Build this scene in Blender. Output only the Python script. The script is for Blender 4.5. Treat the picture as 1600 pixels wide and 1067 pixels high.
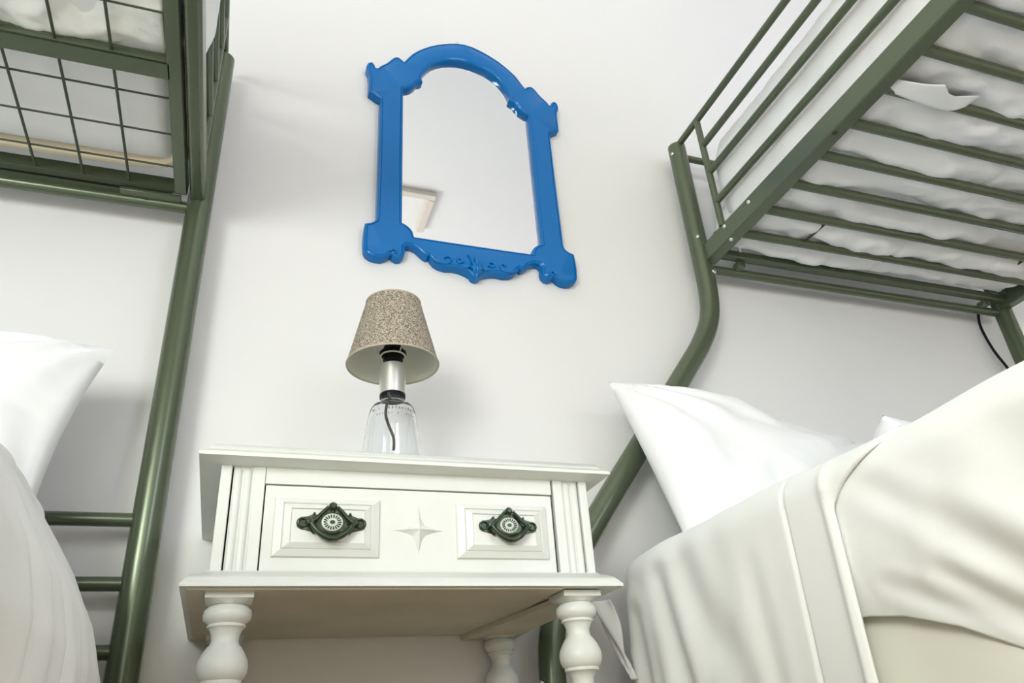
import bpy, bmesh, math, random
from mathutils import Vector, Matrix, noise
random.seed(7)
PI = math.pi
sc = bpy.context.scene
for o in list(bpy.data.objects):
    bpy.data.objects.remove(o)
C = sc.collection

# ---------------------------------------------------------------- camera, light, exposure
# x right, y towards the photographed wall, z up; eye height is 0.30 m above the floor.
# Coordinates below are written relative to the eye; LIFT raises the finished scene so the floor is z = 0.
LIFT = 0.30
cam_d = bpy.data.cameras.new('camera'); cam = bpy.data.objects.new('camera', cam_d); C.objects.link(cam)
r_ = Vector((0.943156555, -0.325881331, -0.065246231))
d_ = Vector((0.101466369, 0.469288730, -0.877195905))
f_ = Vector((0.316481090, 0.820712767, 0.475678751))
m = Matrix(((r_.x, -d_.x, -f_.x, 0), (r_.y, -d_.y, -f_.y, 0), (r_.z, -d_.z, -f_.z, LIFT), (0, 0, 0, 1)))
cam.matrix_world = m
cam_d.sensor_width = 36; cam_d.lens = 1187.15 / 1600 * 36; cam_d.clip_start = 0.02
sc.camera = cam

w = bpy.data.worlds.new('world'); sc.world = w; w.use_nodes = True
bg = w.node_tree.nodes['Background']; bg.inputs[0].default_value = (0.86, 0.93, 1.0, 1); bg.inputs[1].default_value = 1.0

def area(name, loc, target, sx, sy, power, col):
    l = bpy.data.lights.new(name, 'AREA'); l.shape = 'RECTANGLE'; l.size = sx; l.size_y = sy
    l.energy = power; l.color = col
    o = bpy.data.objects.new(name, l); C.objects.link(o); o.location = loc
    o.rotation_euler = (Vector(target) - Vector(loc)).to_track_quat('-Z', 'Y').to_euler()
    return o
# daylight entering by the two windows of the wall behind the camera
area('window_daylight', (-0.70, -2.62, 0.82), (-0.3, 1.4, 0.7), 1.7, 1.9, 24, (1.0, 0.99, 0.91))
area('window_daylight_left', (-1.74, -1.75, 0.95), (0.7, 0.9, 0.45), 1.2, 1.6, 108, (0.985, 1.0, 0.92))
area('window_daylight_cool', (1.9, -2.62, 1.55), (1.2, 1.4, 1.2), 1.1, 1.3, 26, (0.78, 0.80, 1.0))
sc.view_settings.view_transform = 'Standard'
sc.view_settings.look = 'None'
sc.view_settings.exposure = 0.22
sc.view_settings.gamma = 1
sc.view_settings.use_curve_mapping = False

# ---------------------------------------------------------------- materials
def mat(name, col, rough=0.5, metal=0.0, bump=None, var=None, coat=0, sheen=0, spec=None):
    mt = bpy.data.materials.new(name); mt.use_nodes = True
    nt = mt.node_tree; b = nt.nodes['Principled BSDF']
    b.inputs['Base Color'].default_value = (*col, 1); b.inputs['Roughness'].default_value = rough
    b.inputs['Metallic'].default_value = metal
    if coat: b.inputs['Coat Weight'].default_value = coat; b.inputs['Coat Roughness'].default_value = 0.08
    if sheen: b.inputs['Sheen Weight'].default_value = sheen
    if spec is not None: b.inputs['Specular IOR Level'].default_value = spec
    tc = nt.nodes.new('ShaderNodeTexCoord')
    if var:                                   # var = (scale, colour2, low, high)
        n = nt.nodes.new('ShaderNodeTexNoise'); n.inputs['Scale'].default_value = var[0]; n.inputs['Detail'].default_value = 6
        nt.links.new(tc.outputs['Object'], n.inputs['Vector'])
        r = nt.nodes.new('ShaderNodeMapRange'); r.inputs[1].default_value = var[2]; r.inputs[2].default_value = var[3]
        nt.links.new(n.outputs['Fac'], r.inputs[0])
        mx = nt.nodes.new('ShaderNodeMix'); mx.data_type = 'RGBA'
        mx.inputs[6].default_value = (*col, 1); mx.inputs[7].default_value = (*var[1], 1)
        nt.links.new(r.outputs[0], mx.inputs[0]); nt.links.new(mx.outputs[2], b.inputs['Base Color'])
    if bump:                                  # bump = (scale, strength, distance)
        n = nt.nodes.new('ShaderNodeTexNoise'); n.inputs['Scale'].default_value = bump[0]; n.inputs['Detail'].default_value = 4
        nt.links.new(tc.outputs['Object'], n.inputs['Vector'])
        bp = nt.nodes.new('ShaderNodeBump'); bp.inputs['Strength'].default_value = bump[1]; bp.inputs['Distance'].default_value = bump[2]
        nt.links.new(n.outputs['Fac'], bp.inputs['Height']); nt.links.new(bp.outputs[0], b.inputs['Normal'])
    return mt

M = {}
M['wall'] = mat('wall_paint', (0.80, 0.81, 0.79), 0.7, bump=(60, 0.05, 0.002), var=(0.9, (0.78, 0.785, 0.80), 0.35, 0.65))
M['ceiling'] = mat('ceiling_paint', (0.80, 0.81, 0.83), 0.8)
M['floor'] = mat('floor_wood', (0.60, 0.37, 0.14), 0.5, var=(3, (0.48, 0.28, 0.10), 0.3, 0.7))
M['metal'] = mat('green_metal', (0.108, 0.136, 0.086), 0.26, metal=0.42, bump=(700, 0.05, 0.0004))
M['wire'] = mat('dark_wire', (0.05, 0.065, 0.035), 0.45, metal=0.3)
M['chrome'] = mat('bolt_steel', (0.75, 0.75, 0.70), 0.2, metal=1)
M['black'] = mat('black_plastic', (0.008, 0.009, 0.012), 0.4, spec=.15)
M['paint'] = mat('white_furniture_paint', (0.76, 0.79, 0.75), 0.38, bump=(35, 0.12, 0.002), var=(14, (0.72, 0.745, 0.70), 0.4, 0.75))
M['under'] = mat('tan_underside', (0.70, 0.66, 0.56), 0.6, bump=(30, 0.2, 0.002), var=(6, (0.56, 0.58, 0.47), 0.35, 0.7))  # warm tan with grey-green mottling, for underside and back boards
M['gap'] = mat('gap_shadow', (0.03, 0.035, 0.02), 0.8)  # near-black colour stands in for shade inside bolt holes and behind the drawer
M['blue'] = mat('blue_lacquer', (0.0, 0.150, 0.47), 0.10, spec=.32, bump=(18, 0.10, 0.003))
M['blue_edge'] = mat('blue_edge', (0.0, 0.10, 0.42), 0.2, coat=0.5)
M['mirror'] = mat('mirror_glass', (0.80, 0.835, 0.86), 0.015, metal=1)
M['linen'] = mat('white_linen', (0.89, 0.91, 0.89), 0.85, bump=(260, 0.10, 0.001), sheen=0.2)
M['cotton'] = mat('white_cotton', (0.86, 0.88, 0.89), 0.8, bump=(180, 0.10, 0.001), sheen=0.2)
M['cream'] = mat('cream_sheet', (0.86, 0.86, 0.76), 0.85, bump=(220, 0.1, 0.001))
M['piping'] = mat('beige_piping', (0.86, 0.76, 0.58), 0.8, bump=(300, 0.3, 0.001))
M['brass'] = mat('dark_green_brass', (0.045, 0.065, 0.04), 0.3, metal=0.7, var=(160, (0.16, 0.19, 0.12), 0.55, 0.75))
M['steel'] = mat('brushed_steel', (0.80, 0.80, 0.76), 0.33, metal=0.9)
M['shade_in'] = mat('shade_lining', (0.74, 0.75, 0.66), 0.7)
M['trim'] = mat('tan_trim', (0.66, 0.61, 0.55), 0.6)
M['rim'] = mat('shade_rim', (0.50, 0.44, 0.36), 0.8)
M['rosette'] = mat('rosette_enamel', (0.60, 0.66, 0.58), 0.35)
M['ink'] = mat('print_ink', (0.16, 0.17, 0.18), 0.6)
M['cord'] = mat('lamp_cord', (0.05, 0.055, 0.045), 0.5)

# woven shade cloth
mt = bpy.data.materials.new('shade_cloth'); mt.use_nodes = True; nt = mt.node_tree; b = nt.nodes['Principled BSDF']
tc = nt.nodes.new('ShaderNodeTexCoord'); n = nt.nodes.new('ShaderNodeTexNoise'); n.inputs['Scale'].default_value = 420; n.inputs['Detail'].default_value = 3
nt.links.new(tc.outputs['Object'], n.inputs['Vector'])
cr = nt.nodes.new('ShaderNodeValToRGB'); cr.color_ramp.elements[0].position = 0.36; cr.color_ramp.elements[0].color = (0.10, 0.085, 0.06, 1)
cr.color_ramp.elements[1].position = 0.64; cr.color_ramp.elements[1].color = (0.56, 0.50, 0.41, 1)
e = cr.color_ramp.elements.new(0.5); e.color = (0.30, 0.26, 0.20, 1)
nt.links.new(n.outputs['Fac'], cr.inputs[0]); nt.links.new(cr.outputs[0], b.inputs['Base Color']); b.inputs['Roughness'].default_value = 0.85
bp = nt.nodes.new('ShaderNodeBump'); bp.inputs['Strength'].default_value = 0.5; bp.inputs['Distance'].default_value = 0.001
nt.links.new(n.outputs['Fac'], bp.inputs['Height']); nt.links.new(bp.outputs[0], b.inputs['Normal'])
M['shade'] = mt
# clear glass with a faint lavender tint
mt = bpy.data.materials.new('clear_glass'); mt.use_nodes = True; b = mt.node_tree.nodes['Principled BSDF']
b.inputs['Base Color'].default_value = (0.97, 0.98, 0.99, 1); b.inputs['Transmission Weight'].default_value = 1; b.inputs['Roughness'].default_value = 0.02; b.inputs['IOR'].default_value = 1.45
M['glass'] = mt

# ---------------------------------------------------------------- helpers
def thing(name, label, cat, loc=(0, 0, 0), group=None):
    o = bpy.data.objects.new(name, None); C.objects.link(o); o.location = loc; o.empty_display_size = 0.05
    o['label'] = label; o['category'] = cat
    if group: o['group'] = group
    return o

def world_loc(o):
    v = Vector(o.location)
    while o.parent: o = o.parent; v += Vector(o.location)
    return v

def obj(name, bm, mtl, parent=None, label=None, smooth=True, bevel=0, seg=2, angle=35, loc=None, subsurf=0, solid=0):
    """bm holds coordinates in eye space; the object gets its own origin inside the shape"""
    bmesh.ops.recalc_face_normals(bm, faces=bm.faces[:])
    me = bpy.data.meshes.new(name)
    vs = [v.co for v in bm.verts]
    if loc is None:
        loc = Vector(((min(v.x for v in vs) + max(v.x for v in vs)) / 2, (min(v.y for v in vs) + max(v.y for v in vs)) / 2, min(v.z for v in vs)))
    loc = Vector(loc)
    bmesh.ops.translate(bm, verts=bm.verts[:], vec=-loc)
    bm.to_mesh(me); bm.free()
    if smooth:
        me.shade_smooth()
        me.set_sharp_from_angle(angle=math.radians(angle))
    for x in (mtl if isinstance(mtl, (list, tuple)) else [mtl]): me.materials.append(x)
    o = bpy.data.objects.new(name, me); C.objects.link(o)
    if parent is not None:
        o.parent = parent; o.location = loc - world_loc(parent)
    else: o.location = loc
    if label: o['label'] = label
    if solid:
        md = o.modifiers.new('thickness', 'SOLIDIFY'); md.thickness = solid; md.offset = -1
    if bevel:
        md = o.modifiers.new('bevel', 'BEVEL'); md.width = bevel; md.segments = seg; md.limit_method = 'ANGLE'; md.angle_limit = math.radians(35); md.harden_normals = False
    if subsurf:
        md = o.modifiers.new('sub', 'SUBSURF'); md.levels = subsurf; md.render_levels = subsurf
    return o

def tag(o, label, cat, group=None):
    o['label'] = label; o['category'] = cat
    if group: o['group'] = group
    return o
def struct(o): o['kind'] = 'structure'; return o

def box(bm, x0, x1, y0, y1, z0, z1, mi=0):
    r = bmesh.ops.create_cube(bm, size=1)
    for v in r['verts']:
        v.co = Vector((x0 + (v.co.x + .5) * (x1 - x0), y0 + (v.co.y + .5) * (y1 - y0), z0 + (v.co.z + .5) * (z1 - z0)))
    for f in set(f for v in r['verts'] for f in v.link_faces): f.material_index = mi
    return r['verts']
def nb(): return bmesh.new()
def bxo(name, dims, mtl, parent=None, bevel=0.0, label=None, **k):
    bm = nb(); box(bm, *dims); return obj(name, bm, mtl, parent, label, bevel=bevel, **k)

def tube(bm, pts, r, n=14, cap=True, sy=1.0):
    """tube along a polyline; r a number or list"""
    pts = [Vector(p) for p in pts]; N = len(pts); rr = r if isinstance(r, (list, tuple)) else [r] * N
    t0 = (pts[1] - pts[0]).normalized(); up = Vector((0, 0, 1)) if abs(t0.z) < .9 else Vector((0, 1, 0))
    a = t0.cross(up).normalized(); rings = []
    for i in range(N):
        t = ((pts[min(i + 1, N - 1)] - pts[i]).normalized() + (pts[i] - pts[max(i - 1, 0)]).normalized()).normalized()
        a = (a - t * a.dot(t)).normalized(); b = t.cross(a)
        rings.append([bm.verts.new(pts[i] + (a * math.cos(2 * PI * k / n) + b * math.sin(2 * PI * k / n) * sy) * rr[i]) for k in range(n)])
    for i in range(N - 1):
        for k in range(n):
            bm.faces.new((rings[i][k], rings[i][(k + 1) % n], rings[i + 1][(k + 1) % n], rings[i + 1][k]))
    if cap: bm.faces.new(rings[0][::-1]); bm.faces.new(rings[-1])
def smooth_path(pts, n=8):
    pts = [Vector(p) for p in pts]; P = [pts[0]] + pts + [pts[-1]]; out = []
    for i in range(1, len(P) - 2):
        for k in range(n):
            t = k / n; a, b, c, d = P[i - 1], P[i], P[i + 1], P[i + 2]
            out.append(0.5 * ((2 * b) + (-a + c) * t + (2 * a - 5 * b + 4 * c - d) * t * t + (-a + 3 * b - 3 * c + d) * t ** 3))
    out.append(pts[-1]); return out
def tubo(name, pts, r, mtl, parent, n=14, label=None, **k):
    bm = nb(); tube(bm, pts, r, n, **k); return obj(name, bm, mtl, parent, label, angle=50)
def lathe(bm, prof, cx, cy, n=40, cap=True):
    rings = []
    for (r, z) in prof:
        rings.append([bm.verts.new((cx + r * math.cos(2 * PI * k / n), cy + r * math.sin(2 * PI * k / n), z)) for k in range(n)])
    for i in range(len(rings) - 1):
        for k in range(n): bm.faces.new((rings[i][k], rings[i][(k + 1) % n], rings[i + 1][(k + 1) % n], rings[i + 1][k]))
    if cap: bm.faces.new(rings[0][::-1]); bm.faces.new(rings[-1])
def poly_prism(bm, pts, y0, y1, mi=0):
    """pts (x,z) outline extruded from y0 to y1"""
    a = [bm.verts.new((x, y0, z)) for x, z in pts]; b = [bm.verts.new((x, y1, z)) for x, z in pts]
    n = len(pts)
    fs = [bm.faces.new(a), bm.faces.new(b[::-1])]
    for i in range(n): fs.append(bm.faces.new((a[i], b[i], b[(i + 1) % n], a[(i + 1) % n])))
    for f in fs: f.material_index = mi
def grid(bm, fn, nu, nv):
    V = [[bm.verts.new(fn(i / nu, j / nv)) for j in range(nv + 1)] for i in range(nu + 1)]
    for i in range(nu):
        for j in range(nv): bm.faces.new((V[i][j], V[i + 1][j], V[i + 1][j + 1], V[i][j + 1]))
    return V
def nz(x, y, z=0, s=1.0): return noise.noise(Vector((x * s, y * s, z * s)))
def lerp(a, b, t): return a + (b - a) * t
def interp(tab, s):
    if s <= tab[0][0]: return tab[0][1]
    for (a, va), (b, vb) in zip(tab, tab[1:]):
        if s <= b: return va + (vb - va) * (s - a) / (b - a)
    return tab[-1][1]
def sstep(a, b, x):
    t = max(0, min(1, (x - a) / (b - a))); return t * t * (3 - 2 * t)

# ---------------------------------------------------------------- the room
WY = 1.44; FZ = -0.30; CZ = 2.85; XL = -1.85; XR = 3.3; YF = -2.75
struct(bxo('wall_back', (XL, XR, WY, WY + .15, FZ, CZ), M['wall']))
bm = nb()
for a in [(YF - .15, -2.4, FZ, CZ), (-1.1, WY + .15, FZ, CZ), (-2.4, -1.1, FZ, .1), (-2.4, -1.1, 1.8, CZ)]:
    box(bm, XL - .15, XL, a[0], a[1], a[2], a[3])
struct(obj('wall_left', bm, M['wall']))
bm = nb()
for a in [(-2.4, -2.34, .1, 1.8), (-1.16, -1.1, .1, 1.8), (-2.4, -1.1, .1, .16), (-2.4, -1.1, 1.74, 1.8), (-1.78, -1.72, .1, 1.8)]:
    box(bm, XL - .11, XL - .05, a[0], a[1], a[2], a[3])
wo = struct(obj('window_3', bm, M['paint']))
bxo('pane', (XL - .083, XL - .077, -2.34, -1.16, .16, 1.74), M['glass'], wo)
struct(bxo('wall_right', (XR, XR + .15, YF - .15, WY + .15, FZ, CZ), M['wall']))
struct(bxo('floor', (XL - .15, XR + .15, YF - .15, WY + .15, FZ - .1, FZ), M['floor']))
struct(bxo('ceiling', (XL - .15, XR + .15, YF - .15, WY + .15, CZ, CZ + .1), M['ceiling']))
bm = nb()
for a in [(XL, -1.6, FZ, CZ), (.25, 1.3, FZ, CZ), (2.5, XR, FZ, CZ), (-1.6, .25, FZ, -.15), (-1.6, .25, 1.85, CZ), (1.3, 2.5, FZ, .85), (1.3, 2.5, 2.25, CZ)]:
    box(bm, a[0], a[1], YF - .15, YF, a[2], a[3])
struct(obj('wall_front', bm, M['wall']))
for i, (x0, x1, z0, z1) in enumerate([(-1.6, .25, -.15, 1.85), (1.3, 2.5, .85, 2.25)]):
    bm = nb()
    for a in [(x0, x0 + .06, z0, z1), (x1 - .06, x1, z0, z1), (x0, x1, z0, z0 + .06), (x0, x1, z1 - .06, z1), ((x0 + x1) / 2 - .03, (x0 + x1) / 2 + .03, z0, z1)]:
        box(bm, a[0], a[1], YF - .11, YF - .05, a[2], a[3])
    wo = struct(obj('window_%d' % (i + 1), bm, M['paint']))
    bxo('pane', (x0 + .06, x1 - .06, YF - .083, YF - .077, z0 + .06, z1 - .06), M['glass'], wo)
struct(bxo('baseboard_back', (XL, XR, WY - .015, WY, FZ, FZ + .09), M['paint'], bevel=.004))
# hatch frame on the ceiling, seen faintly in the mirror
bm = nb()
box(bm, .60, .887, -.50, -.455, CZ - .03, CZ); box(bm, .842, .887, -.81, -.50, CZ - .03, CZ)
struct(obj('trim_1', bm, M['trim'], bevel=.004))

# ---------------------------------------------------------------- bunk beds
PR = 0.025          # post radius
def bolt(parent, p, nrm, r=.0055):
    p = Vector(p); nrm = Vector(nrm).normalized(); bm = nb()
    tube(bm, [p - nrm * .004, p + nrm * .001, p + nrm * .0028, p + nrm * .0038], [r, r, r * .8, r * .45], 12)
    return obj('bolt', bm, M['chrome'], parent)
def bunk(xin, xout, flip, label, base, zr, y_top):
    """xin: x of the posts on the gap side; xout: far side; flip: +1 right bed, -1 left bed"""
    y0, y1 = -.64, 1.38
    t = thing('bunk_bed', label, 'bunk bed', ((xin + xout) / 2, (y0 + y1) / 2, FZ), 'green metal bunk beds')
    # posts : the left hand posts of both beds splay outwards to the wider lower bed
    xs = min(xin, xout); xt = max(xin, xout)
    sx = xs - 1.083
    path = [(1.083, 1.50), (1.083, 1.3), (1.083, 1.10), (1.081, 1.0), (1.066, .925), (1.030, .855), (.975, .78), (.815, .573), (.707, .433), (.635, .335), (.592, .265), (.569, .19), (.562, .11), (.562, -.05), (.562, FZ)]
    for y in (y0, y1):
        pts = smooth_path([(a + sx, y, b) for a, b in path], 6)
        p = tubo('post', pts, PR, M['metal'], t, 24)
        if y == y1 and flip > 0:
            bolt(p, (1.0595, y - .006, 1.465), (-1, -.3, 0)); bolt(p, (1.070, y - .0235, 1.165), (-.35, -.9, 0))
            bolt(p, (1.098, y - .0215, 1.062), (.2, -1, 0), .008); bolt(p, (.536, y - .008, .105), (-1, -.3, 0))
        p = tubo('post', [(xt, y, 1.48), (xt, y, .8), (xt, y, FZ)], PR, M['metal'], t, 24)
        # headboard bars of the lower bed (low down) and upper bed
        xb = .562 + sx
        for z in ((.381, .278, .176, .07) if flip < 0 else (.07, -.05)):
            xa = interp([(FZ, .562), (.11, .562), (.19, .569), (.265, .592), (.335, .635), (.433, .707)], z) + sx
            tubo('headboard_rung', [(xa, y, z), (xt, y, z)], .0115, M['metal'], t)
        tubo('headboard_bar', [(xs, y, 1.465), (xt, y, 1.465)], .010, M['metal'], t)
        # lower crossbar carrying the upper base
        tubo('crossbar', [(xs + .012, y + (.005 if y > 0 else 0), zr - .002), (xt, y + (.005 if y > 0 else 0), zr - .002)], .0125, M['metal'], t)
    # side rails of the upper bed: folded steel channels
    for x, s in ((xs, -1), (xt, 1)):
        bm = nb()
        xa, xb_ = (x - .004, x + .030) if s < 0 else (x - .030, x + .004)
        if flip < 0 and s > 0:
            # channel rail seen from below: two ribs with a groove
            box(bm, x - .018, x + .010, y0, y1 - .012, zr, zr + .05)
            rail = obj('side_rail', bm, M['metal'], t, bevel=.007, seg=3)
        else:
            box(bm, xa, xb_, y0, y1 - .012, zr, zr + .052)
            rail = obj('side_rail', bm, M['metal'], t, bevel=.003)
        if flip > 0 and s < 0:
            for (by, bz) in ((1.155, zr + .036), (1.258, zr + .040)): bolt(rail, (x - .004, by, bz), (-1, 0, 0), .006)
            bolt(rail, (x + .005, 1.256, zr), (0, 0, -1), .006)
            bm = nb(); tube(bm, [(x + .006, .874, zr - .0005), (x + .006, .874, zr + .003)], .006, 12); obj('bolt_hole', bm, M['gap'], rail)
        # guard rail : four tubes and the upright at the wall end
        tubs = (1.50, 1.408, 1.314, 1.216) if zr > 1.06 else (1.495, 1.395, 1.295, 1.195)
        for k, z in enumerate(tubs):
            ye = 1.368 if k == 0 else 1.27
            tubo('guard_rail', [(x, y0 + (.02 if k == 0 else .1), z), (x, ye, z)], .0095, M['metal'], t)
        for y in (1.27, y0 + .1):
            tubo('guard_upright', [(x, y, zr + .05), (x, y, tubs[0])], .009, M['metal'], t)
    # base of the upper bed
    if base == 'slats':
        y = 1.345; i = 0
        ia, ib = xs + .026, xt - .026
        bm = nb(); box(bm, ia, ib, 1.335, 1.358, zr + .012, zr + .034); obj('slat', bm, M['metal'], t, bevel=.004)
        for xx in (1.185, 2.05):
            bxo('bracket', (xx - .011, xx + .011, 1.35, 1.375, zr - .004, zr + .014), M['metal'], t, bevel=.002)
        y = 1.247
        while y > y0 + .05:
            tubo('slat', [(ia, y, zr + .018), (ib, y, zr + .018)], .0115, M['metal'], t, 16)
            y -= .098
        for xx in (1.30, 1.975):
            tubo('tie_wire', [(xx, 1.247, zr + .016), (xx + .002, 1.149, zr + .016)], .0035, M['wire'], t, 8)
    else:
        # welded wire mesh in an angle iron frame
        ia, ib = xs + .03, xt - .022
        bm = nb(); box(bm, ib - .024, ib, y0 + .02, 1.345, zr, zr + .004); box(bm, ib - .003, ib, y0 + .02, 1.345, zr, zr + .03)
        obj('mesh_frame', bm, M['metal'], t, bevel=.001)
        bm = nb(); box(bm, ia, ia + .024, y0 + .02, 1.345, zr, zr + .004); box(bm, ia, ia + .003, y0 + .02, 1.345, zr, zr + .03)
        obj('mesh_frame', bm, M['metal'], t, bevel=.001)
        bm = nb(); box(bm, ia, ib - .004, 1.335, 1.352, zr + .004, zr + .03); obj('mesh_frame', bm, M['wire'], t, bevel=.001)
        bm = nb(); box(bm, ia, ib - .03, 1.356, 1.392, zr + .002, zr + .006); box(bm, ia, ib - .03, 1.356, 1.359, zr + .002, zr + .03); obj('end_angle', bm, M['metal'], t, bevel=.001)
        bm = nb(); box(bm, ib - .125, ib - .012, 1.352, 1.398, zr - .004, zr + .004); e_ = obj('end_plate', bm, M['metal'], t, bevel=.0015)
        bm = nb(); tube(bm, [(ib - .077, 1.374, zr - .0055), (ib - .077, 1.374, zr - .003)], .0035, 12); obj('bolt_hole', bm, M['gap'], e_)
        bolt(t, (ib - .002, 1.388, zr - .006), (0, 0, -1), .006)
        # cross angles
        yy = 1.022
        while yy > y0 + .1:
            bm = nb(); box(bm, ia + .02, ib - .02, yy - .018, yy + .018, zr, zr + .003); box(bm, ia + .02, ib - .02, yy - .018, yy - .0155, zr, zr + .022)
            obj('cross_angle', bm, M['metal'], t, bevel=.0008); yy -= .48
        x = ib - .108
        while x > ia + .03:
            tubo('wire', [(x, y0 + .03, zr + .008), (x, 1.345, zr + .008)], .0026, M['wire'], t, 8); x -= .0815
        y = 1.279
        while y > y0 + .05:
            tubo('wire', [(ia + .01, y, zr + .013), (ib - .012, y, zr + .013)], .0019, M['wire'], t, 8); y -= .0915
    # lower bed: rails and deck
    xl = .562 + sx
    for x in (xl + .03, xt):
        bxo('side_rail', (x - .012, x + .012, y0, y1 - .02, -.12, -.055), M['metal'], t, bevel=.003)
    y = y1 - .14
    while y > y0 + .05:
        tubo('slat', [(xl + .03, y, -.045), (xt, y, -.045)], .010, M['metal'], t, 8); y -= .22
    return t
bunk(1.083, 2.150, 1, 'green metal bunk bed on the right, with round slats under its upper bunk', 'slats', 1.088, 1.5)
bunk(-.142, -1.210, -1, 'green metal bunk bed on the left, with a wire mesh under its upper bunk', 'mesh', 1.040, 1.48)

# thin dark cable by the far right post
cp = smooth_path([(2.085, 1.405, 1.11), (2.07, 1.41, 1.05), (2.082, 1.41, .97), (2.115, 1.41, .90), (2.14, 1.412, .82), (2.15, 1.412, .6), (2.16, 1.412, .2), (2.17, 1.415, FZ + .02)], 5)
bm = nb(); tube(bm, cp, .004, 8); tag(obj('cable', bm, M['black']), 'thin black cable running down the wall beside the far right bed post', 'cable')

# ---------------------------------------------------------------- upper bedding, right
def upper_mattress(x0, x1, y0, y1, z0, z1, amp, seed, mt_, sag=None):
    """soft slab with a rippled underside"""
    bm = nb(); nx, ny = 90, 150
    def f(top):
        def g(u, v):
            x = lerp(x0, x1, u); y = lerp(y0, y1, v)
            e = min(min(u, 1 - u) * (x1 - x0), min(v, 1 - v) * (y1 - y0)); r = .05
            k = 1 - math.sqrt(max(0, 1 - (1 - min(e, r) / r) ** 2))
            if top: z = z1 - k * (z1 - z0) * .5 + .01 * nz(x, y, seed, 6)
            else:
                z = z0 + k * (z1 - z0) * .5
                wv = amp * (nz(x * 1.3, y * 5, seed, 3) + .5 * nz(x * 2 + y, y * 4, seed + 3, 8) + .35 * nz(x, y, seed + 8, 22))
                if sag: wv += sag(x, y)
                z += wv * (1 - k)
            return (x, y, z)
        return g
    A = grid(bm, f(False), nx, ny); B = grid(bm, f(True), nx, ny)
    bmesh.ops.remove_doubles(bm, verts=bm.verts[:], dist=1e-5)
    return bm
def sagR(x, y):
    s = -.013 * abs(math.sin(PI * (y - 1.247) / .098)) - .006 * max(0, nz(x, y, 4, 5))           # bellies down between the slats
    ln = -.0  # quilting lines
    for q in (1.62, 1.93): ln += .006 * math.exp(-((x - q + .03 * y) / .006) ** 2)
    return s + ln + .006
tag(obj('mattress', upper_mattress(1.116, 2.115, -.60, 1.352, 1.113, 1.25, .020, 3.1, M['cotton'], sagR), M['cotton'], angle=80),
    'white mattress lying on the round slats of the right upper bunk', 'mattress', 'bunk mattresses')
# duvet of the right upper bunk: its side hangs behind the guard rail
def duvetUR(u, v):
    y = lerp(-.58, 1.345, v)
    prof = [(0, (2.08, 1.30)), (.35, (1.5, 1.42)), (.6, (1.2, 1.445)), (.72, (1.125, 1.42)), (.8, (1.104, 1.36)), (.9, (1.100, 1.24)), (1, (1.108, 1.118))]
    for (a, pa), (b, pb) in zip(prof, prof[1:]):
        if u <= b + 1e-9:
            t = (u - a) / (b - a); x = lerp(pa[0], pb[0], t); z = lerp(pa[1], pb[1], t); break
    e = sstep(0, .10, 1.345 - y)
    x = lerp(1.18, x, e ** .6) if x < 1.18 else x
    z -= (1 - e) * .05 * (u < .8)
    k = sstep(.55, .75, u)
    x += k * (.007 * nz(y * 3, z * 2, 2.2, 3) + .0035 * nz(y * 2, z * 3, 6, 12) + .0015 * nz(y, z * 2, 3, 40)) + .002 * k
    z += (1 - k) * .02 * nz(x, y, 4, 5)
    return (x, y, z)
bm = nb(); grid(bm, duvetUR, 70, 200)
tag(obj('duvet', bm, M['cotton'], angle=80, solid=.006), 'white duvet hanging behind the guard rail of the right upper bunk', 'duvet', 'bunk duvets')
# loose flap of the bed sheet poking down between the slats
fl = thing('bed_sheet', 'white fitted sheet whose loose corner pokes out between the slats of the right upper bunk', 'sheet', (1.30, .80, 1.10))
fu = [(1.118, .745), (1.17, .745), (1.22, .745), (1.262, .745), (1.29, .744), (1.316, .738)]
fd = [(1.122, .728), (1.165, .712), (1.198, .696), (1.228, .714), (1.262, .724), (1.324, .716)]
def flap(u, v):
    k = min(4, int(u * 5)); t = u * 5 - k
    x0, y0_ = fu[k][0] * (1 - t) + fu[k + 1][0] * t, fu[k][1] * (1 - t) + fu[k + 1][1] * t
    x1, y1_ = fd[k][0] * (1 - t) + fd[k + 1][0] * t, fd[k][1] * (1 - t) + fd[k + 1][1] * t
    return (lerp(x0, x1, v), lerp(y0_, y1_, v) + .012 * (1 - v), 1.100 - .016 * math.sin(PI * u) - .010 * v * math.sin(PI * min(1, u * 1.2)))
bm = nb(); grid(bm, flap, 20, 8); obj('flap', bm, M['cotton'], fl, angle=80, solid=.001)

# ---------------------------------------------------------------- upper bedding, left
def sagL(x, y):
    s = .003
    d = abs((x + .345) * .9) * 1.0
    ln = -.004 * math.exp(-((y - 1.115 + abs(x + .335) * .35) / .006) ** 2) * sstep(.14, .05, abs(x + .335))
    return s + ln
bm = upper_mattress(-1.17, -.168, -.60, 1.322, 1.068, 1.26, .0035, 9.3, M['cotton'], sagL)
mL = tag(obj('mattress', bm, M['cotton'], angle=80), 'white mattress with beige piping lying on the wire mesh of the left upper bunk', 'mattress', 'bunk mattresses')
bm = nb(); tube(bm, smooth_path([(-1.12, 1.314, 1.088), (-.8, 1.317, 1.088), (-.45, 1.318, 1.087), (-.25, 1.312, 1.087), (-.195, 1.295, 1.090), (-.172, 1.25, 1.094), (-.170, 1.0, 1.096)], 5), .015, 10)
obj('piping', bm, M['piping'], mL, 'beige piping along the mattress edge')
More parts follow.
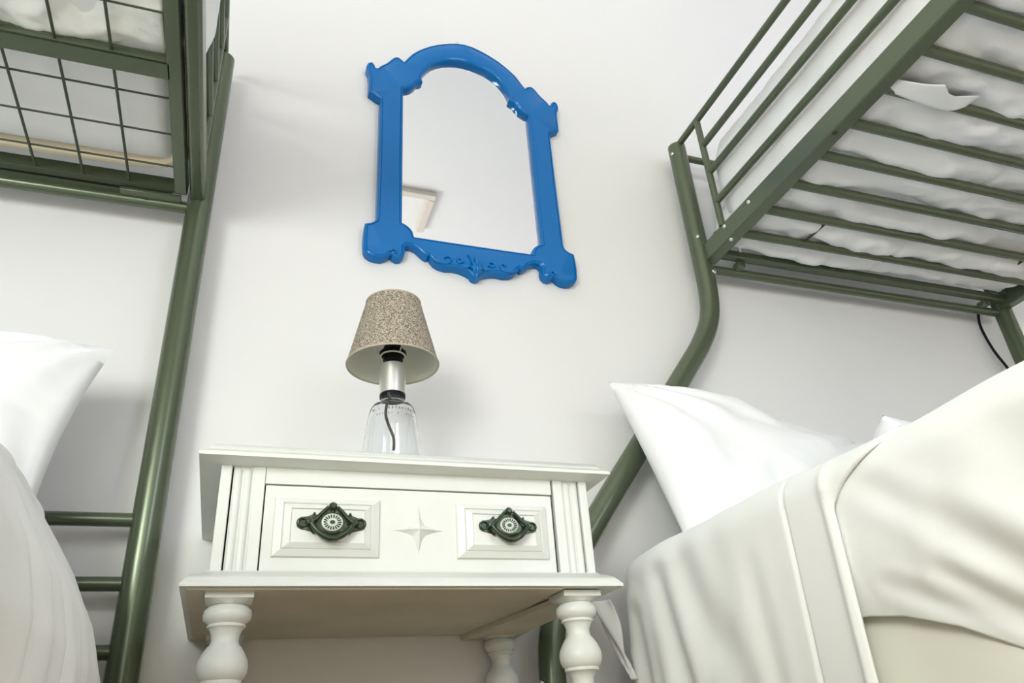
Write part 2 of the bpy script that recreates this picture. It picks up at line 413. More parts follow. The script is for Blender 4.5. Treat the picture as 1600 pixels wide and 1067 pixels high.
def crumple(u, v):
    x = lerp(-1.12, -.192, u); y = lerp(.3, 1.012, v) - .02 * abs(nz(x * 5, 0, 3, 2)) * sstep(.8, 1, v)
    z = 1.062 + .018 * nz(x, y, .5, 9) + .020 * abs(nz(x, y, 5.5, 17)) + .008 * abs(nz(x, y, 8.5, 38)) + .014 * sstep(.9, 1, v) * nz(x, 1, 2, 14)
    return (x, y, max(z, 1.0565))
bm = nb(); grid(bm, crumple, 150, 120)
tag(obj('bed_sheet', bm, M['linen'], angle=80, solid=.002), 'crumpled white sheet tucked over the wire mesh of the left upper bunk', 'sheet')
def duvetUL(u, v):
    y = lerp(-.58, 1.125, v)
    prof = [(0, (-1.14, 1.31)), (.35, (-.7, 1.37)), (.6, (-.3, 1.38)), (.72, (-.17, 1.36)), (.82, (-.130, 1.30)), (.92, (-.118, 1.20)), (1, (-.140, 1.096))]
    for (a, pa), (b, pb) in zip(prof, prof[1:]):
        if u <= b + 1e-9:
            t = (u - a) / (b - a); x = lerp(pa[0], pb[0], t); z = lerp(pa[1], pb[1], t); break
    e = 1 - math.sqrt(max(0, 1 - (1 - min(.12, 1.125 - y) / .12) ** 2)); k = sstep(.55, .75, u)
    x -= e * .06 * k; z -= e * .05 * (1 - k)
    x += (.008 * nz(y * 2, z * 2, 7, 7) - .004) * k
    z += (1 - k) * .02 * nz(x, y, 8, 5)
    return (x, y, z)
bm = nb(); grid(bm, duvetUL, 60, 160)
tag(obj('duvet', bm, M['linen'], angle=80, solid=.006), 'white duvet bulging over the side rail of the left upper bunk', 'duvet', 'bunk duvets')

# ---------------------------------------------------------------- lower bedding, right
def slab(x0, x1, y0, y1, z0, z1, r=.04):
    bm = nb(); box(bm, x0, x1, y0, y1, z0, z1); return bm
tag(obj('mattress', slab(.765, 2.10, -.60, 1.345, -.034, .285), M['cotton'], bevel=.04, seg=5), 'white mattress of the right lower bed, under the duvet', 'mattress', 'bunk mattresses')
def segd(p, a, b):
    ax, ay = a; bx, by = b; dx, dy = bx - ax, by - ay; t = ((p[0] - ax) * dx + (p[1] - ay) * dy) / (dx * dx + dy * dy); t = max(0, min(1, t))
    return math.hypot(p[0] - ax - t * dx, p[1] - ay - t * dy), t
def side_profile(u, ztop, zbot, xs, xtop, r=.055):
    """u 0..1: along the top, round the edge and down the side; returns x,z"""
    L1 = xtop - xs - r; L2 = r * PI / 2; L3 = ztop - r - zbot; Lt = L1 + L2 + L3
    u0, u1 = .15, .40
    if u < u0: return xtop - L1 * u / u0, ztop
    if u < u1:
        a = (u - u0) / (u1 - u0) * PI / 2; return xs + r - r * math.sin(a), ztop - r + r * math.cos(a)
    return xs, lerp(ztop - r, zbot, (u - u1) / (1 - u1))
# (y,z) fold lines: start, end, width, depth
FA = [((1.19, .25), (1.10, -.12), .022, .016), ((1.29, .20), (1.25, -.12), .018, .016), ((1.02, .26), (.97, -.10), .024, .005), ((.93, .21), (.90, -.12), .016, .0035),
      ((1.13, .29), (1.04, .12), .03, .008), ((1.33, .12), (1.30, -.12), .012, .010)]
FB = [((.705, .265), (.60, .185), .014, .0026), ((.60, .185), (.50, .10), .018, .0055), ((.62, .135), (.53, .06), .012, .0045), ((.70, .14), (.56, .07), .010, .0025), ((.56, .30), (.42, .20), .020, .0012), ((.50, .22), (.38, .06), .03, .007)]
def folds(y, z, F, grow=True):
    s = 0
    for a, b, w_, d in F:
        q, t = segd((y, z), a, b)
        g = (.35 + .65 * t) if grow else math.sin(PI * (.15 + .85 * t) * .9 + .1)
        s += -d * g * math.exp(-(q / w_) ** 2) + d * .6 * g * math.exp(-((q - 2 * w_) / w_) ** 2)
    return s
def duvetA(u, v):
    y = lerp(.742, 1.362, v)
    x, z = side_profile(u, .322, -.24, .697, 1.98)
    e = 1 - math.sqrt(max(0, 1 - (1 - min(.075, 1.362 - y) / .075) ** 2))
    k = sstep(.15, .4, u)
    h = sstep(.29, .0, z)
    x += e * .055 * k; z -= e * .05 * (1 - k)
    x -= folds(y, z, FA) * k
    x -= k * h * (.0020 * math.sin((y + .35 * z) * 42 + 4 * nz(y, z, 1, 3)) * sstep(.95, 1.2, y) + .004)
    z += .012 * nz(x, y, 1.2, 7) * (1 - k) + .004 * nz(x, y, 3, 12) * (1 - k)
    # top of hem at the near edge bends towards the eye
    y -= .10 * sstep(.12, 0, v) * sstep(.24, .33, z) * 1.0 * (1 - v)
    x -= .006 * math.exp(-((y - .752) / .008) ** 2) * k          # thick hem
    x += .004 * math.exp(-((y - .835) / .003) ** 2) * k          # seam line
    return (x, y, z)
bm = nb(); grid(bm, duvetA, 130, 200)
tag(obj('blanket', bm, M['linen'], angle=80, solid=.006), 'white blanket draped over the pillow end of the right lower bed, hemmed', 'blanket')
def duvetB(u, v):
    y = lerp(-.62, .80, v)
    zb = interp([(-.62, -.12), (.2, -.08), (.40, .0), (.52, .033), (.56, .046), (.634, .085), (.70, .106), (.749, .114), (.8, .118)], y)
    x, z = side_profile(u, .318, zb, .706, 2.0)
    k = sstep(.15, .4, u)
    x -= folds(y, z, FB, False) * k
    x += k * (.026 * sstep(.20, .04, z) ** 1.5 * (1 + .4 * nz(y, z, 5, 6)) - .004 * math.sin(PI * sstep(.05, .30, z)))
    z += .010 * nz(x, y, 6.2, 6) * (1 - k)
    return (x, y, z)
bm = nb(); grid(bm, duvetB, 110, 260)
tag(obj('duvet', bm, M['linen'], angle=80, solid=.01), 'white duvet with deep diagonal folds on the right lower bed, right edge of the photo', 'duvet', 'bunk duvets')
def skirt(u, v):
    y = lerp(-.60, .86, v); z = lerp(.25, -.26, u)
    return (.732 + .003 * nz(y * 3, z, 2, 3), y, z)
bm = nb(); grid(bm, skirt, 40, 160)
tag(obj('bed_sheet', bm, M['cream'], angle=80, solid=.002), 'cream sheet hanging below the duvet edge of the right lower bed', 'sheet')
# loose corner of the sheet by the night stand
def tail(u, v):
    z = lerp(.235, .10, u); y = lerp(1.30, 1.352 - .052 * u ** 1.2, v)
    return (.655 + .03 * u - .02 * math.sin(v * 3) * (1 - u) + .006 * math.sin(v * 9 + u * 6), y, z)
bm = nb(); grid(bm, tail, 40, 16)
tag(obj('bed_sheet', bm, M['cotton'], angle=80, solid=.002), 'white sheet corner hanging beside the white nightstand, behind the blanket', 'sheet')

# ---------------------------------------------------------------- lower bedding, left
tag(obj('mattress', slab(-1.66, -.30, -.60, 1.345, -.034, .285), M['cotton'], bevel=.04, seg=5), 'white mattress of the left lower bed, under the duvet', 'mattress', 'bunk mattresses')
def duvetL(u, v):
    y = lerp(-.60, 1.17, v)
    tab = [(-.28, -.125), (-.05, -.128), (.107, -.134), (.163, -.150), (.231, -.186), (.275, -.215), (.30, -.232)]
    u0, u1 = .12, .32; zt = .338
    if u < u0: x, z = lerp(-1.6, -.30, u / u0), zt
    elif u < u1:
        a = (u - u0) / (u1 - u0) * PI / 2; x, z = -.30 + .068 * math.sin(a), .30 + .038 * math.cos(a)
    else:
        z = lerp(.30, -.28, (u - u1) / (1 - u1)); x = interp(tab, z)
    k = sstep(u0, u1, u)
    e = 1 - math.sqrt(max(0, 1 - (1 - min(.09, 1.17 - y) / .09) ** 2))
    x -= e * .05 * k; z -= e * .03 * (1 - k)
    h = sstep(.32, .05, z)
    x += k * (folds(y, z, [((.86, .33), (.80, .0), .018, .014), ((.95, .22), (.92, .0), .012, .007), ((1.03, .16), (.99, -.05), .014, .008), ((.72, .3), (.66, 0), .02, .012)]) * .9)
    x += k * .004 * nz(y * 2, z, 9, 10)
    z += .01 * nz(x, y, 7, 6) * (1 - k)
    return (x, y, z)
bm = nb(); grid(bm, duvetL, 130, 260)
tag(obj('duvet', bm, M['linen'], angle=80, solid=.008), 'white duvet draped over the side of the left lower bed, bottom left', 'duvet', 'bunk duvets')

# ---------------------------------------------------------------- pillows
def pillow(name, label, TL, TR, BL, BR, T, seed, top=None, tip=1.0, group='bed pillows'):
    TL, TR, BL, BR = map(Vector, (TL, TR, BL, BR))
    nrm = (TR - TL).cross(TL - BL).normalized()
    if nrm.y > 0: nrm = -nrm
    up = (TL - BL).normalized()
    bm = nb(); n = 60
    def f(sg):
        def g(u, v):
            a = u * 2 - 1; b = v * 2 - 1
            # edges bow inwards between the corners
            p = lerp(lerp(0, 1, v), v, 1)
            uu = .5 + .5 * a * (1 - .045 * tip * (1 - b * b)); vv = .5 + .5 * b * (1 - .05 * tip * (1 - a * a))
            P = BL.lerp(BR, uu).lerp(TL.lerp(TR, uu), vv)
            if top: P = P + up * top(u) * v
            h = (max(0, 1 - a ** 4) * max(0, 1 - b ** 4)) ** .55 * (1 - .25 * (a * a + b * b) / 2)
            # radial wrinkles from the corners and puckers along seams
            wr = 0
            for cx_, cy_ in ((0, 0), (1, 0), (0, 1), (1, 1)):
                dx, dy = u - cx_, v - cy_; d = math.hypot(dx, dy) + 1e-3; an = math.atan2(abs(dy), abs(dx))
                wr += .011 * math.exp(-(d / .45) ** 2) * sstep(.02, .12, d) * math.sin(an * 13 + seed * 3 + cx_ * 2 + 2 * nz(u, v, seed, 2))
            wr += .008 * nz(u * 3, v * 3, seed + sg) + .006 * abs(nz(u * 7, v * 6, seed + 4 + sg))
            em = min(u, 1 - u, v, 1 - v); wr *= sstep(0, .08, em)
            return P + nrm * sg * (T * h + wr) 
        return g
    grid(bm, f(1), n, n); grid(bm, f(-1), n, n)
    bmesh.ops.remove_doubles(bm, verts=bm.verts[:], dist=1e-5)
    return tag(obj(name, bm, M['cotton'], angle=80), label, 'pillow', group)
def topR(u): return interp([(0, .0), (.25, .022), (.42, .035), (.55, -.005), (.7, -.012), (1, 0)], u)
pillow('pillow', 'white pillow leaning on the wall at the head of the right lower bed', (.722, 1.318, .690), (1.36, 1.325, .585), (.765, 1.185, .305), (1.36, 1.17, .27), .075, 1.3, topR)
pillow('pillow', 'white pillow of which only a cream corner shows behind the right blanket hem', (1.10, .99, .502), (1.55, 1.05, .50), (1.12, 1.12, .36), (1.55, 1.16, .36), .06, 2.7)
pillow('pillow', 'white pillow leaning on the wall at the head of the left lower bed', (-.86, 1.30, .66), (-.226, 1.29, .650), (-.86, 1.16, .31), (-.275, 1.205, .325), .065, 5.1)

# ---------------------------------------------------------------- nightstand
ns = thing('nightstand', 'white painted nightstand with one drawer, fluted corners and turned legs', 'nightstand', (.238, 1.22, FZ))
P_ = M['paint']
def moulded(name, x0, x1, y0, y1, prof, mtl, under_mi=1):
    """board with a moulded edge on front and sides; prof = [(inset, z)...] from underside up"""
    bm = nb(); rings = []
    for ins, z in prof:
        rings.append([bm.verts.new(p) for p in ((x0 + ins, y0 + ins, z), (x1 - ins, y0 + ins, z), (x1 - ins, y1, z), (x0 + ins, y1, z))])
    for i in range(len(rings) - 1):
        for k in range(4): bm.faces.new((rings[i][k], rings[i][(k + 1) % 4], rings[i + 1][(k + 1) % 4], rings[i + 1][k]))
    f = bm.faces.new(rings[0][::-1]); bm.faces.new(rings[-1])
    return bm, f
bm, f = moulded('top', -.056, .532, 1.004, 1.436, [(.028, .3622), (.020, .3628), (.006, .3650), (0, .3662), (0, .3700), (.002, .3730), (.008, .3755), (.012, .3790), (.014, .3845), (.020, .3885), (.030, .3910)], P_)
obj('top', bm, P_, ns, angle=50)
bm, f = moulded('shelf', -.058, .530, 1.004, 1.437, [(.0, .2000), (0, .2040), (.0025, .2065), (.005, .2100), (.009, .2145), (.015, .2180), (.024, .2215), (.026, .2240)], P_)
obj('base_board', bm, P_, ns, angle=50)
bm = nb(); box(bm, -.050, .440, 1.012, 1.43, .1972, .2002); obj('underside_panel', bm, M['under'], ns, 'mottled tan underside of the base board', bevel=.0008)
bm = nb()
a = [(.4525, 1.070), (.503, 1.070), (.512, 1.436), (.4096, 1.436)]
va = [bm.verts.new((x, y, .1885)) for x, y in a]; vb = [bm.verts.new((x, y, .1975)) for x, y in a]
bm.faces.new(va); bm.faces.new(vb)
for i in range(4): bm.faces.new((va[i], va[(i + 1) % 4], vb[(i + 1) % 4], vb[i]))
bm.verts.ensure_lookup_table()
obj('underside_batten', bm, M['under'], ns, bevel=.001)
# carcass
YB = 1.034
bxo('side_panel', (-.0275, -.0135, YB - .001, 1.430, .2235, .3635), P_, ns, bevel=.0015)
bxo('side_panel', (.4905, .5035, YB - .001, 1.430, .2235, .3635), P_, ns, bevel=.0015)
bxo('back_panel', (-.0135, .4905, 1.418, 1.430, .2235, .3635), M['under'], ns)
bm = nb(); box(bm, -.0120, .4890, YB + .012, YB + .016, .2235, .3635); obj('recess_shadow', bm, M['gap'], ns)  # dark sheet: the shade round the drawer put into its colour
bxo('top_rail', (.0300, .4440, YB, YB + .016, .3395, .3630), P_, ns, bevel=.0008)
for s, xa in ((1, -.0115), (-1, .4885)):
    # fluted pilaster: two round beads and a flat stile
    def px(v): return xa + s * v
    bm = nb(); box(bm, min(px(0), px(.0405)), max(px(0), px(.0405)), YB + .003, YB + .016, .2235, .3630)
    pil = obj('pilaster', bm, P_, ns, bevel=.0006)
    for c in (.006, .0185):
        bm = nb(); tube(bm, [(px(c), YB + .0045, .2240), (px(c), YB + .0045, .3560), (px(c), YB + .0055, .3600)], [.0056, .0056, .0035], 18); obj('bead', bm, P_, pil, angle=60)
    bxo('stile', (min(px(.0262), px(.0410)), max(px(.0262), px(.0410)), YB - .0005, YB + .008, .2240, .3630), P_, pil, bevel=.0012)
# drawer front
dr = obj('drawer', (lambda b: (box(b, .0312, .4420, YB - .0005, YB + .012, .2245, .3372), b)[1])(nb()), P_, ns, bevel=.0008)
def raised(x0, x1, z0, z1):
    bm = nb(); st = [(0, .0), (.0015, .0045), (.011, .0085), (.0125, .0065), (.0135, .0085), (.0215, .0125), (.0225, .0105), (.0240, .0105)]
    rings = []
    for ins, d in st:
        rings.append([bm.verts.new((x, YB - .0005 - d, z)) for x, z in ((x0 + ins, z0 + ins * .8), (x1 - ins, z0 + ins * .8), (x1 - ins, z1 - ins * .8), (x0 + ins, z1 - ins * .8))])
    for i in range(len(rings) - 1):
        for k in range(4): bm.faces.new((rings[i][k], rings[i][(k + 1) % 4], rings[i + 1][(k + 1) % 4], rings[i + 1][k]))
    bm.faces.new(rings[-1]); obj('raised_panel', bm, P_, dr, smooth=False)
raised(.0440, .1840, .2415, .3210); raised(.2925, .4310, .2420, .3210)
# four pointed star
bm = nb(); cx_, cz_ = .2385, .2805; pts = []
for k in range(32):
    a = 2 * PI * k / 32; q = (a % (PI / 2)) / (PI / 2); rr = lerp(.0355, .0125, math.sin(PI * q) ** .38)
    pts.append(Vector((cx_ + rr * math.cos(a), YB - .0005, cz_ + rr * .92 * math.sin(a))))
c = bm.verts.new((cx_, YB - .0105, cz_)); mid = []; rim = [bm.verts.new(p) for p in pts]
for i in range(32): bm.faces.new((rim[i], rim[(i + 1) % 32], c))
obj('star_ornament', bm, P_, dr, smooth=False)
# brass handles
def handle(cx_, cz_, k):
    yp = YB - .0112
    out = [(.000, .0150), (.010, .0150), (.014, .0110), (.021, .0115), (.024, .0135), (.0275, .0105), (.034, .0085), (.040, .0080), (.0445, .0050), (.0460, .0), (.0445, -.0050), (.040, -.0080), (.034, -.0090), (.0275, -.0110), (.0240, -.0135), (.0205, -.0110), (.014, -.0120), (.008, -.0150)]
    L = [(x * k, z * k) for x, z in out] + [(-x * k, z * k) for x, z in out[1:][::-1]]
    bm = nb(); poly_prism(bm, [(cx_ + x, cz_ + z) for x, z in L][::-1], yp - .0018, yp)
    pl = obj('handle_plate', bm, M['brass'], dr, 'dark antique brass handle plate', bevel=.0006)
    # ring at each end of the plate and small pins
    bm = nb()
    for s in (-1, 1):
        ring = [(cx_ + s * .0375 * k + .0060 * k * math.cos(a), yp - .0030, cz_ + .0055 * k * math.sin(a)) for a in [2 * PI * i / 20 for i in range(21)]]
        tube(bm, ring, .0011 * k, 8, cap=False)
        tube(bm, [(cx_ + s * .031 * k, yp, cz_), (cx_ + s * .031 * k, yp - .006, cz_), (cx_ + s * .031 * k, yp - .010, cz_)], [.0042 * k, .0042 * k, .0022 * k], 14)
        for zz in (.0125, -.0125): tube(bm, [(cx_ + s * .0235 * k, yp, cz_ + zz * k), (cx_ + s * .0235 * k, yp - .004, cz_ + zz * k)], .0018 * k, 8)
    tube(bm, [(cx_, yp, cz_ + .0215 * k), (cx_, yp - .009, cz_ + .0215 * k), (cx_, yp - .012, cz_ + .0215 * k)], [.0055 * k, .0055 * k, .0030 * k], 14)
    tube(bm, [(cx_, yp - .003, cz_ + .022 * k), (cx_, yp - .004, cz_ + .012 * k)], [.0050 * k, .0030 * k], 10)
    obj('handle_stud', bm, M['brass'], dr)
    # drop pull shaped like a rounded triangle
    ctl = [(-.006, .0205), (-.0135, .0130), (-.0215, .0040), (-.0270, -.0010), (-.0235, -.0080), (-.0150, -.0165), (-.0060, -.0215), (0, -.0225), (.0060, -.0215), (.0150, -.0165), (.0235, -.0080), (.0270, -.0010), (.0215, .0040), (.0135, .0130), (.006, .0205)]
    P = smooth_path([(cx_ + x * k, yp - .0085 - .004 * sstep(.01, -.02, z), cz_ + z * k) for x, z in ctl], 4)
    n_ = len(P); rad = [(.0022 + .0022 * math.sin(PI * i / (n_ - 1)) ** 2) * k for i in range(n_)]
    bm = nb(); tube(bm, P, rad, 12)
    tube(bm, [(cx_ - .019 * k, yp - .007, cz_ - .0105 * k), (cx_, yp - .010, cz_ - .0150 * k), (cx_ + .019 * k, yp - .007, cz_ - .0105 * k)], .0013 * k, 8)
    obj('handle_pull', bm, M['brass'], dr)
    bm = nb(); tube(bm, [(cx_, yp, cz_ - .0005), (cx_, yp - .005, cz_ - .0005)], .0195 * k, 28); obj('handle_boss', bm, M['brass'], dr)
    # round rosette with radial slots
    zc = cz_ + .0005
    bm = nb(); tube(bm, [(cx_, yp - .0045, zc), (cx_, yp - .0062, zc), (cx_, yp - .0068, zc)], [.0140 * k, .0140 * k, .0130 * k], 36, sy=.84)
    obj('handle_rosette', bm, M['rosette'], dr, 'pale rosette with dark radial slots')
    bm = nb()
    for i in range(18):
        a = 2 * PI * i / 18; ca, sa = math.cos(a), math.sin(a) * .84
        p0 = Vector((cx_ + ca * .0070 * k, yp - .0068, zc + sa * .0070 * k)); p1 = Vector((cx_ + ca * .0116 * k, yp - .0068, zc + sa * .0116 * k))
        tube(bm, [p0, p1], [.0007 * k, .0011 * k], 6)
    tube(bm, [(cx_, yp - .0060, zc), (cx_, yp - .0080, zc)], .0034 * k, 14, sy=.7)
    obj('handle_slots', bm, M['brass'], dr)
handle(.1185, .2840, 1.0); handle(.3670, .2862, .96)
# turned legs
LP = [(.0275, .2000), (.0275, .1995)]
prof = [(.017, .1865), (.023, .1840), (.0280, .1790), (.0290, .1735), (.0280, .1680), (.0235, .1640), (.0215, .1625), (.0230, .1610), (.0228, .1592), (.0205, .1580), (.0185, .1545), (.0165, .1490), (.0160, .1440), (.0172, .1395), (.0205, .1360), (.0250, .1290), (.0288, .1210), (.0300, .1140), (.0292, .1070), (.0265, .1010), (.0238, .0985), (.0240, .0965), (.0238, .0945), (.0190, .0925), (.0150, .0850), (.0150, .0700), (.0200, .0500), (.0260, .0200), (.0275, -.0100), (.0250, -.0500), (.0190, -.0850), (.0225, -.0900), (.0225, -.1000), (.0180, -.1050), (.0180, -.1300), (.0230, -.1700), (.0250, -.2100), (.0210, -.2500), (.0150, -.2750), (.0170, -.2900), (.0150, -.3000)]
for (lx, ly) in ((.0000, 1.052), (.4735, 1.052), (.0000, 1.402), (.4735, 1.402)):
    bm = nb()
    zt = .2000 if lx < .3 and ly < 1.2 else .1985
    box(bm, lx - .0285, lx + .0285, ly - .0285, ly + .0285, .1905, zt)
    n = 40; R1 = []; R2 = []
    # square block carved to a round foot
    for k in range(n):
        a = 2 * PI * k / n; q = 1 / max(abs(math.cos(a)), abs(math.sin(a)))
        R1.append(bm.verts.new((lx + .0285 * q * math.cos(a), ly + .0285 * q * math.sin(a), .1908)))
        R2.append(bm.verts.new((lx + .0230 * lerp(q, 1, .8) * math.cos(a), ly + .0230 * lerp(q, 1, .8) * math.sin(a), .1850)))
    for k in range(n): bm.faces.new((R1[k], R1[(k + 1) % n], R2[(k + 1) % n], R2[k]))
    bm.faces.new(R2); bm.faces.new(R1[::-1])
    lathe(bm, prof, lx, ly, 40)
    obj('leg', bm, P_, ns, angle=40)

# ---------------------------------------------------------------- table lamp
lx, ly = .2325, 1.20; zt = .3910
lamp = thing('table_lamp', 'small table lamp with a beige woven shade, steel neck and clear glass base', 'lamp', (lx, ly, zt))
gp = [(.0, zt + .0005), (.050, zt + .0005), (.054, zt + .003), (.0545, zt + .008), (.0515, .430), (.0480, .470), (.0440, .500), (.0408, .520), (.0385, .5310), (.0345, .5385), (.0265, .5445), (.0215, .5480), (.0205, .5515), (.0205, .556),
      (.0175, .556), (.0175, .5485), (.0230, .5425), (.0325, .5355), (.0360, .5300), (.0384, .519), (.0416, .500), (.0456, .470), (.0490, .430), (.0510, zt + .010), (.0, zt + .008)]
bm = nb(); rings = []
for r, z in gp:
    rr = max(r, .0004); rings.append([bm.verts.new((lx + rr * math.cos(2 * PI * k / 56), ly + rr * math.sin(2 * PI * k / 56), z)) for k in range(56)])
for i in range(len(rings) - 1):
    for k in range(56): bm.faces.new((rings[i][k], rings[i][(k + 1) % 56], rings[i + 1][(k + 1) % 56], rings[i + 1][k]))
bm.faces.new(rings[0][::-1]); bm.faces.new(rings[-1])
glass = obj('glass_base', bm, M['glass'], lamp, 'clear glass base', angle=60)
# lettering round the shoulder of the glass
def ring_text(s, z, r, size, a0, da):
    n_ = len(s)
    for i, ch in enumerate(s):
        if ch == ' ': continue
        a = a0 + da * i
        cu = bpy.data.curves.new('lettering', 'FONT'); cu.body = ch; cu.size = size; cu.align_x = 'CENTER'; cu.extrude = .00025; cu.offset = .00022
        o = bpy.data.objects.new('lettering', cu); me = bpy.data.meshes.new_from_object(o); bpy.data.objects.remove(o)
        R = Matrix.Translation((lx + r * math.sin(a), ly - r * math.cos(a), z)) @ Matrix.Rotation(a, 4, 'Z') @ Matrix.Rotation(PI / 2 - .14, 4, 'X')
        me.transform(R); yield me
for (s, z, r, size, a0, da) in (('D I  RETAVIBUSS', .5190, .0424, .0056, -1.02, .138), ('oretal u  vero', .5095, .0438, .0042, -.80, .118)):
    bm = nb()
    for me in ring_text(s, z, r, size, a0, da): bm.from_mesh(me); bpy.data.meshes.remove(me)
    obj('lettering', bm, M['ink'], glass, smooth=False)
cordp = smooth_path([(lx - .006, ly - .012, .562), (lx - .012, ly - .026, .552), (lx - .010, ly - .030, .545), (lx - .0135, ly - .022, .535), (lx - .015, ly - .020, .515), (lx - .010, ly - .022, .495), (lx - .002, ly - .024, .472), (lx - .001, ly - .020, .452)], 5)
bm = nb(); tube(bm, cordp, .0024, 10); obj('cord', bm, M['cord'], lamp, 'dark cord hanging inside the glass')
bm = nb(); lathe(bm, [(.0215, .5545), (.0225, .5560), (.0225, .5605), (.0215, .5620)], lx, ly, 40); obj('collar', bm, M['black'], lamp, 'black collar')
bm = nb(); lathe(bm, [(.0225, .5618), (.0232, .5625), (.0232, .6175), (.0225, .6182)], lx, ly, 48); obj('neck', bm, M['steel'], lamp, 'brushed steel neck')
bm = nb(); lathe(bm, [(.0140, .6150), (.0140, .6240), (.0175, .6280), (.0180, .6420), (.0170, .6440), (.0170, .6560), (.0140, .6580), (.0140, .70)], lx, ly, 32); obj('socket', bm, M['black'], lamp, 'black bulb socket')
bm = nb(); tube(bm, [(lx + .0215 * math.cos(a), ly + .0215 * math.sin(a), .6380) for a in [2 * PI * i / 40 for i in range(41)]], .0016, 8, cap=False)
obj('socket_ring', bm, M['shade_in'], lamp, 'pale shade ring')
bm = nb(); lathe(bm, [(.0175, .6400), (.0240, .6410), (.0240, .6450), (.0175, .6460)], lx, ly, 32); obj('socket_flange', bm, M['black'], lamp)
# bulb base and spokes of the shade
bm = nb()
for k in range(3):
    a = .9 + 2 * PI * k / 3; tube(bm, [(lx + .022 * math.cos(a), ly + .022 * math.sin(a), .638), (lx + .048 * math.cos(a), ly + .048 * math.sin(a), .680), (lx + .058 * math.cos(a), ly + .058 * math.sin(a), .712)], .0011, 6)
obj('shade_spoke', bm, M['shade_in'], lamp)
zb, zt2, rb, rt = .6205, .7480, .0815, .0500
bm = nb(); lathe(bm, [(rb, zb), (rt, zt2)], lx, ly, 72, cap=False); sh = obj('lamp_shade', bm, M['shade'], lamp, 'beige woven fabric shade', loc=(lx, ly, zb))
bm = nb(); lathe(bm, [(rb - .0012, zb), (rt - .0012, zt2)], lx, ly, 72, cap=False); obj('shade_lining', bm, M['shade_in'], sh, 'pale shade lining')
for rr, z in ((rb, zb), (rt, zt2)):
    bm = nb(); tube(bm, [(lx + (rr - .0004) * math.cos(a), ly + (rr - .0004) * math.sin(a), z) for a in [2 * PI * i / 72 for i in range(73)]], .0016, 8, cap=False); obj('shade_rim', bm, M['rim'], sh)

# ---------------------------------------------------------------- mirror
xc = .469
mir = thing('wall_mirror', 'ornate blue lacquered mirror hanging on the white wall above the lamp', 'mirror', (xc, 1.426, .98))
outer = [(0, 1.772), (.024, 1.769), (.045, 1.762), (.066, 1.753), (.085, 1.743), (.101, 1.733), (.115, 1.722), (.128, 1.711), (.140, 1.699), (.151, 1.686), (.160, 1.672), (.167, 1.660), (.173, 1.648), (.178, 1.655), (.185, 1.660), (.194, 1.661), (.202, 1.655), (.211, 1.643), (.220, 1.630), (.230, 1.620), (.238, 1.612), (.243, 1.603), (.2475, 1.603), (.250, 1.613), (.255, 1.620), (.262, 1.621), (.269, 1.615), (.272, 1.604), (.271, 1.592), (.266, 1.582), (.2645, 1.560), (.2645, 1.530), (.2635, 1.512), (.254, 1.506), (.246, 1.500), (.2345, 1.494), (.2350, 1.30), (.2365, 1.112), (.240, 1.104), (.248, 1.098), (.2625, 1.092), (.2645, 1.070), (.2650, 1.045), (.2630, 1.020), (.258, 1.010), (.248, 1.003), (.236, 1.000), (.222, 1.001), (.211, 1.006), (.204, 1.014), (.200, 1.016), (.196, 1.010), (.188, 1.006), (.178, 1.008), (.171, 1.016), (.169, 1.027), (.170, 1.040), (.164, 1.047), (.153, 1.047), (.143, 1.043), (.134, 1.035), (.126, 1.027), (.117, 1.022), (.111, 1.026), (.107, 1.019), (.099, 1.009), (.088, 1.003), (.072, 1.000), (.053, 1.002), (.036, 1.000), (.022, .995), (.013, .990), (.009, .983), (0, .979)]
inner = [(0, 1.700), (.020, 1.699), (.040, 1.694), (.060, 1.687), (.078, 1.676), (.093, 1.663), (.106, 1.647), (.116, 1.630), (.123, 1.612), (.125, 1.600), (.122, 1.590), (.128, 1.585), (.136, 1.581), (.142, 1.570), (.150, 1.560), (.160, 1.552), (.1745, 1.546), (.1750, 1.33), (.1760, 1.110), (.170, 1.108), (.162, 1.103), (.155, 1.096), (.150, 1.088), (.147, 1.074), (.07, 1.074), (0, 1.074)]
def full(h): return [(x, z) for x, z in h] + [(-x, z) for x, z in h[1:-1][::-1]]
O = full(outer); I = full(inner)
YFm, YBm = 1.413, 1.4395
bm = nb()
def loop(pts, y): 
    v = [bm.verts.new((xc + x, y, z)) for x, z in pts]
    return v, [bm.edges.new((v[i], v[(i + 1) % len(v)])) for i in range(len(v))]
def inset(pts, d):
    n = len(pts); out = []
    for i in range(n):
        p, a, b = Vector(pts[i]), Vector(pts[i - 1]), Vector(pts[(i + 1) % n])
        t = ((p - a).normalized() + (b - p).normalized()).normalized()
        out.append((p.x + t.y * d, p.y - t.x * d))
    return out
# outlines run clockwise seen from the room (x to the right), so +d is inwards for the outer one
prof_o = [(0, YBm), (0, YFm + .0065), (.0012, YFm + .0040), (.0035, YFm + .0016), (.0062, YFm + .0006), (.0072, YFm + .0024), (.0090, YFm + .0010)]
LO = [[bm.verts.new((xc + x, y, z)) for x, z in inset(O, d)] for d, y in prof_o]
LI = [[bm.verts.new((xc + x, y, z)) for x, z in inset(I, -d)] for d, y in prof_o]
for LL in (LO, LI):
    for A, B in zip(LL, LL[1:]):
        n = len(A)
        for i in range(n): bm.faces.new((A[i], B[i], B[(i + 1) % n], A[(i + 1) % n]))
for a_, b_ in ((LO[-1], LI[-1]), (LO[0], LI[0])):
    es = [bm.edges.get((L_[k], L_[(k + 1) % len(L_)])) for L_ in (a_, b_) for k in range(len(L_))]
    bmesh.ops.triangle_fill(bm, use_beauty=True, edges=es)
fr = obj('frame', bm, M['blue'], mir, angle=38)
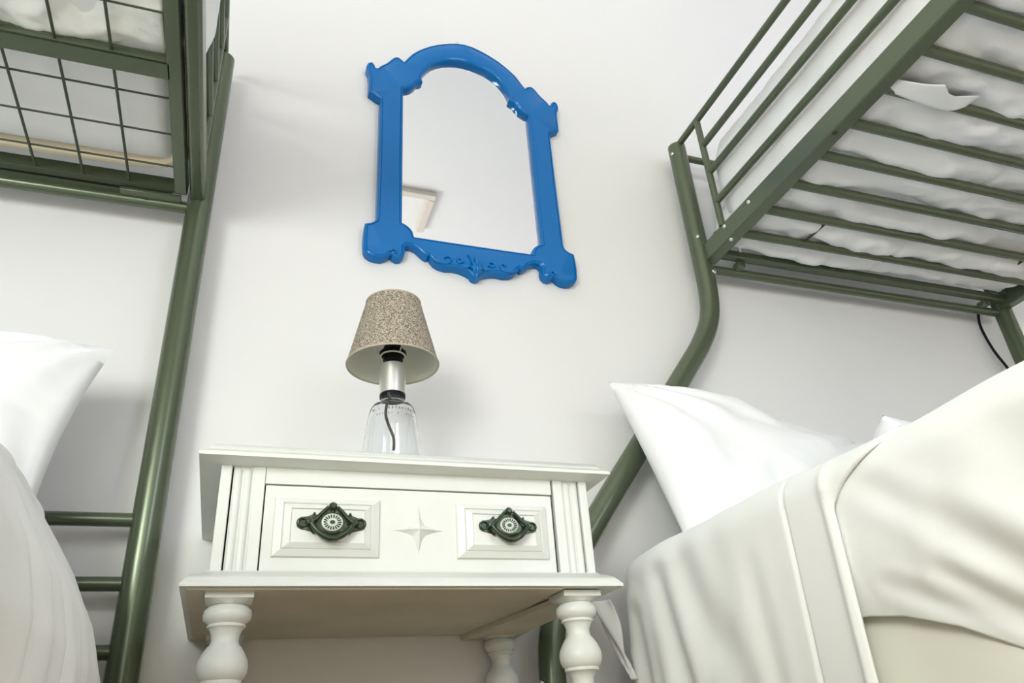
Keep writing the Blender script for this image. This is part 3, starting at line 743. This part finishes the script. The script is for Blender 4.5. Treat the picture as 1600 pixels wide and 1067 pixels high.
# pane
bm = nb(); v = [bm.verts.new((xc + x * 1.03, 1.430, 1.38 + (z - 1.38) * 1.02)) for x, z in I]; bm.faces.new(v)
ext = bmesh.ops.extrude_face_region(bm, geom=bm.faces[:]); bmesh.ops.translate(bm, verts=[g for g in ext['geom'] if isinstance(g, bmesh.types.BMVert)], vec=(0, .003, 0))
obj('mirror_pane', bm, M['mirror'], mir, 'silvered glass pane', smooth=False)
# carved relief : raised inner lip, scrolls, shell
bm = nb()
def rel(pts, r, s=1): tube(bm, smooth_path([(xc + s * x, YFm - .0005, z) for x, z in pts], 5), r, 8)
rel([(-.02, 1.042), (-.008, 1.020), (-.004, .995)], [.0015] * 5 + [.004] * 5 + [.003])
obj('carving', bm, M['blue'], fr)
for s in (-1, 1):
    for pts, r in (([(.104, 1.016), (.090, 1.009), (.072, 1.009), (.062, 1.016), (.062, 1.026), (.070, 1.029), (.075, 1.023)], .0028), ([(.030, 1.020), (.040, 1.016), (.046, 1.022), (.042, 1.029), (.036, 1.026)], .0026), ([(.018, 1.008), (.024, 1.004), (.032, 1.008)], .0024), ([(.205, 1.020), (.196, 1.028), (.190, 1.022), (.194, 1.015)], .0026)):
        bm = nb(); rel(pts, r, s); obj('carved_scroll', bm, M['blue'], fr)
bm = nb()
for a, L in ((0, .050), (-.35, .036), (.35, .036), (-.75, .024), (.75, .024)):
    dx, dz = math.sin(a), math.cos(a)
    tube(bm, smooth_path([(xc + dx * .004, YFm - .001, .992), (xc + dx * L * .5, YFm - .007, .992 + dz * L * .5), (xc + dx * L, YFm, .992 + dz * L)], 5), [.004, .0045, .005, .0055, .0055, .005, .0045, .004, .003, .002, .001], 8)
tube(bm, [(xc, YFm - .001, .996), (xc, YFm - .001, .984), (xc, YFm + .001, .9765)], [.006, .0055, .002], 10)
obj('shell_ornament', bm, M['blue'], fr)
# small nail above the mirror
bm = nb(); tube(bm, [(xc - .012, 1.44, 1.800), (xc - .012, 1.434, 1.800)], .0016, 8)
obj('hanging_nail', bm, M['steel'], mir)

# ---------------------------------------------------------------- lift everything so that the floor is z = 0
for o in sc.objects:
    if o.parent is None and o is not cam: o.location.z += LIFT
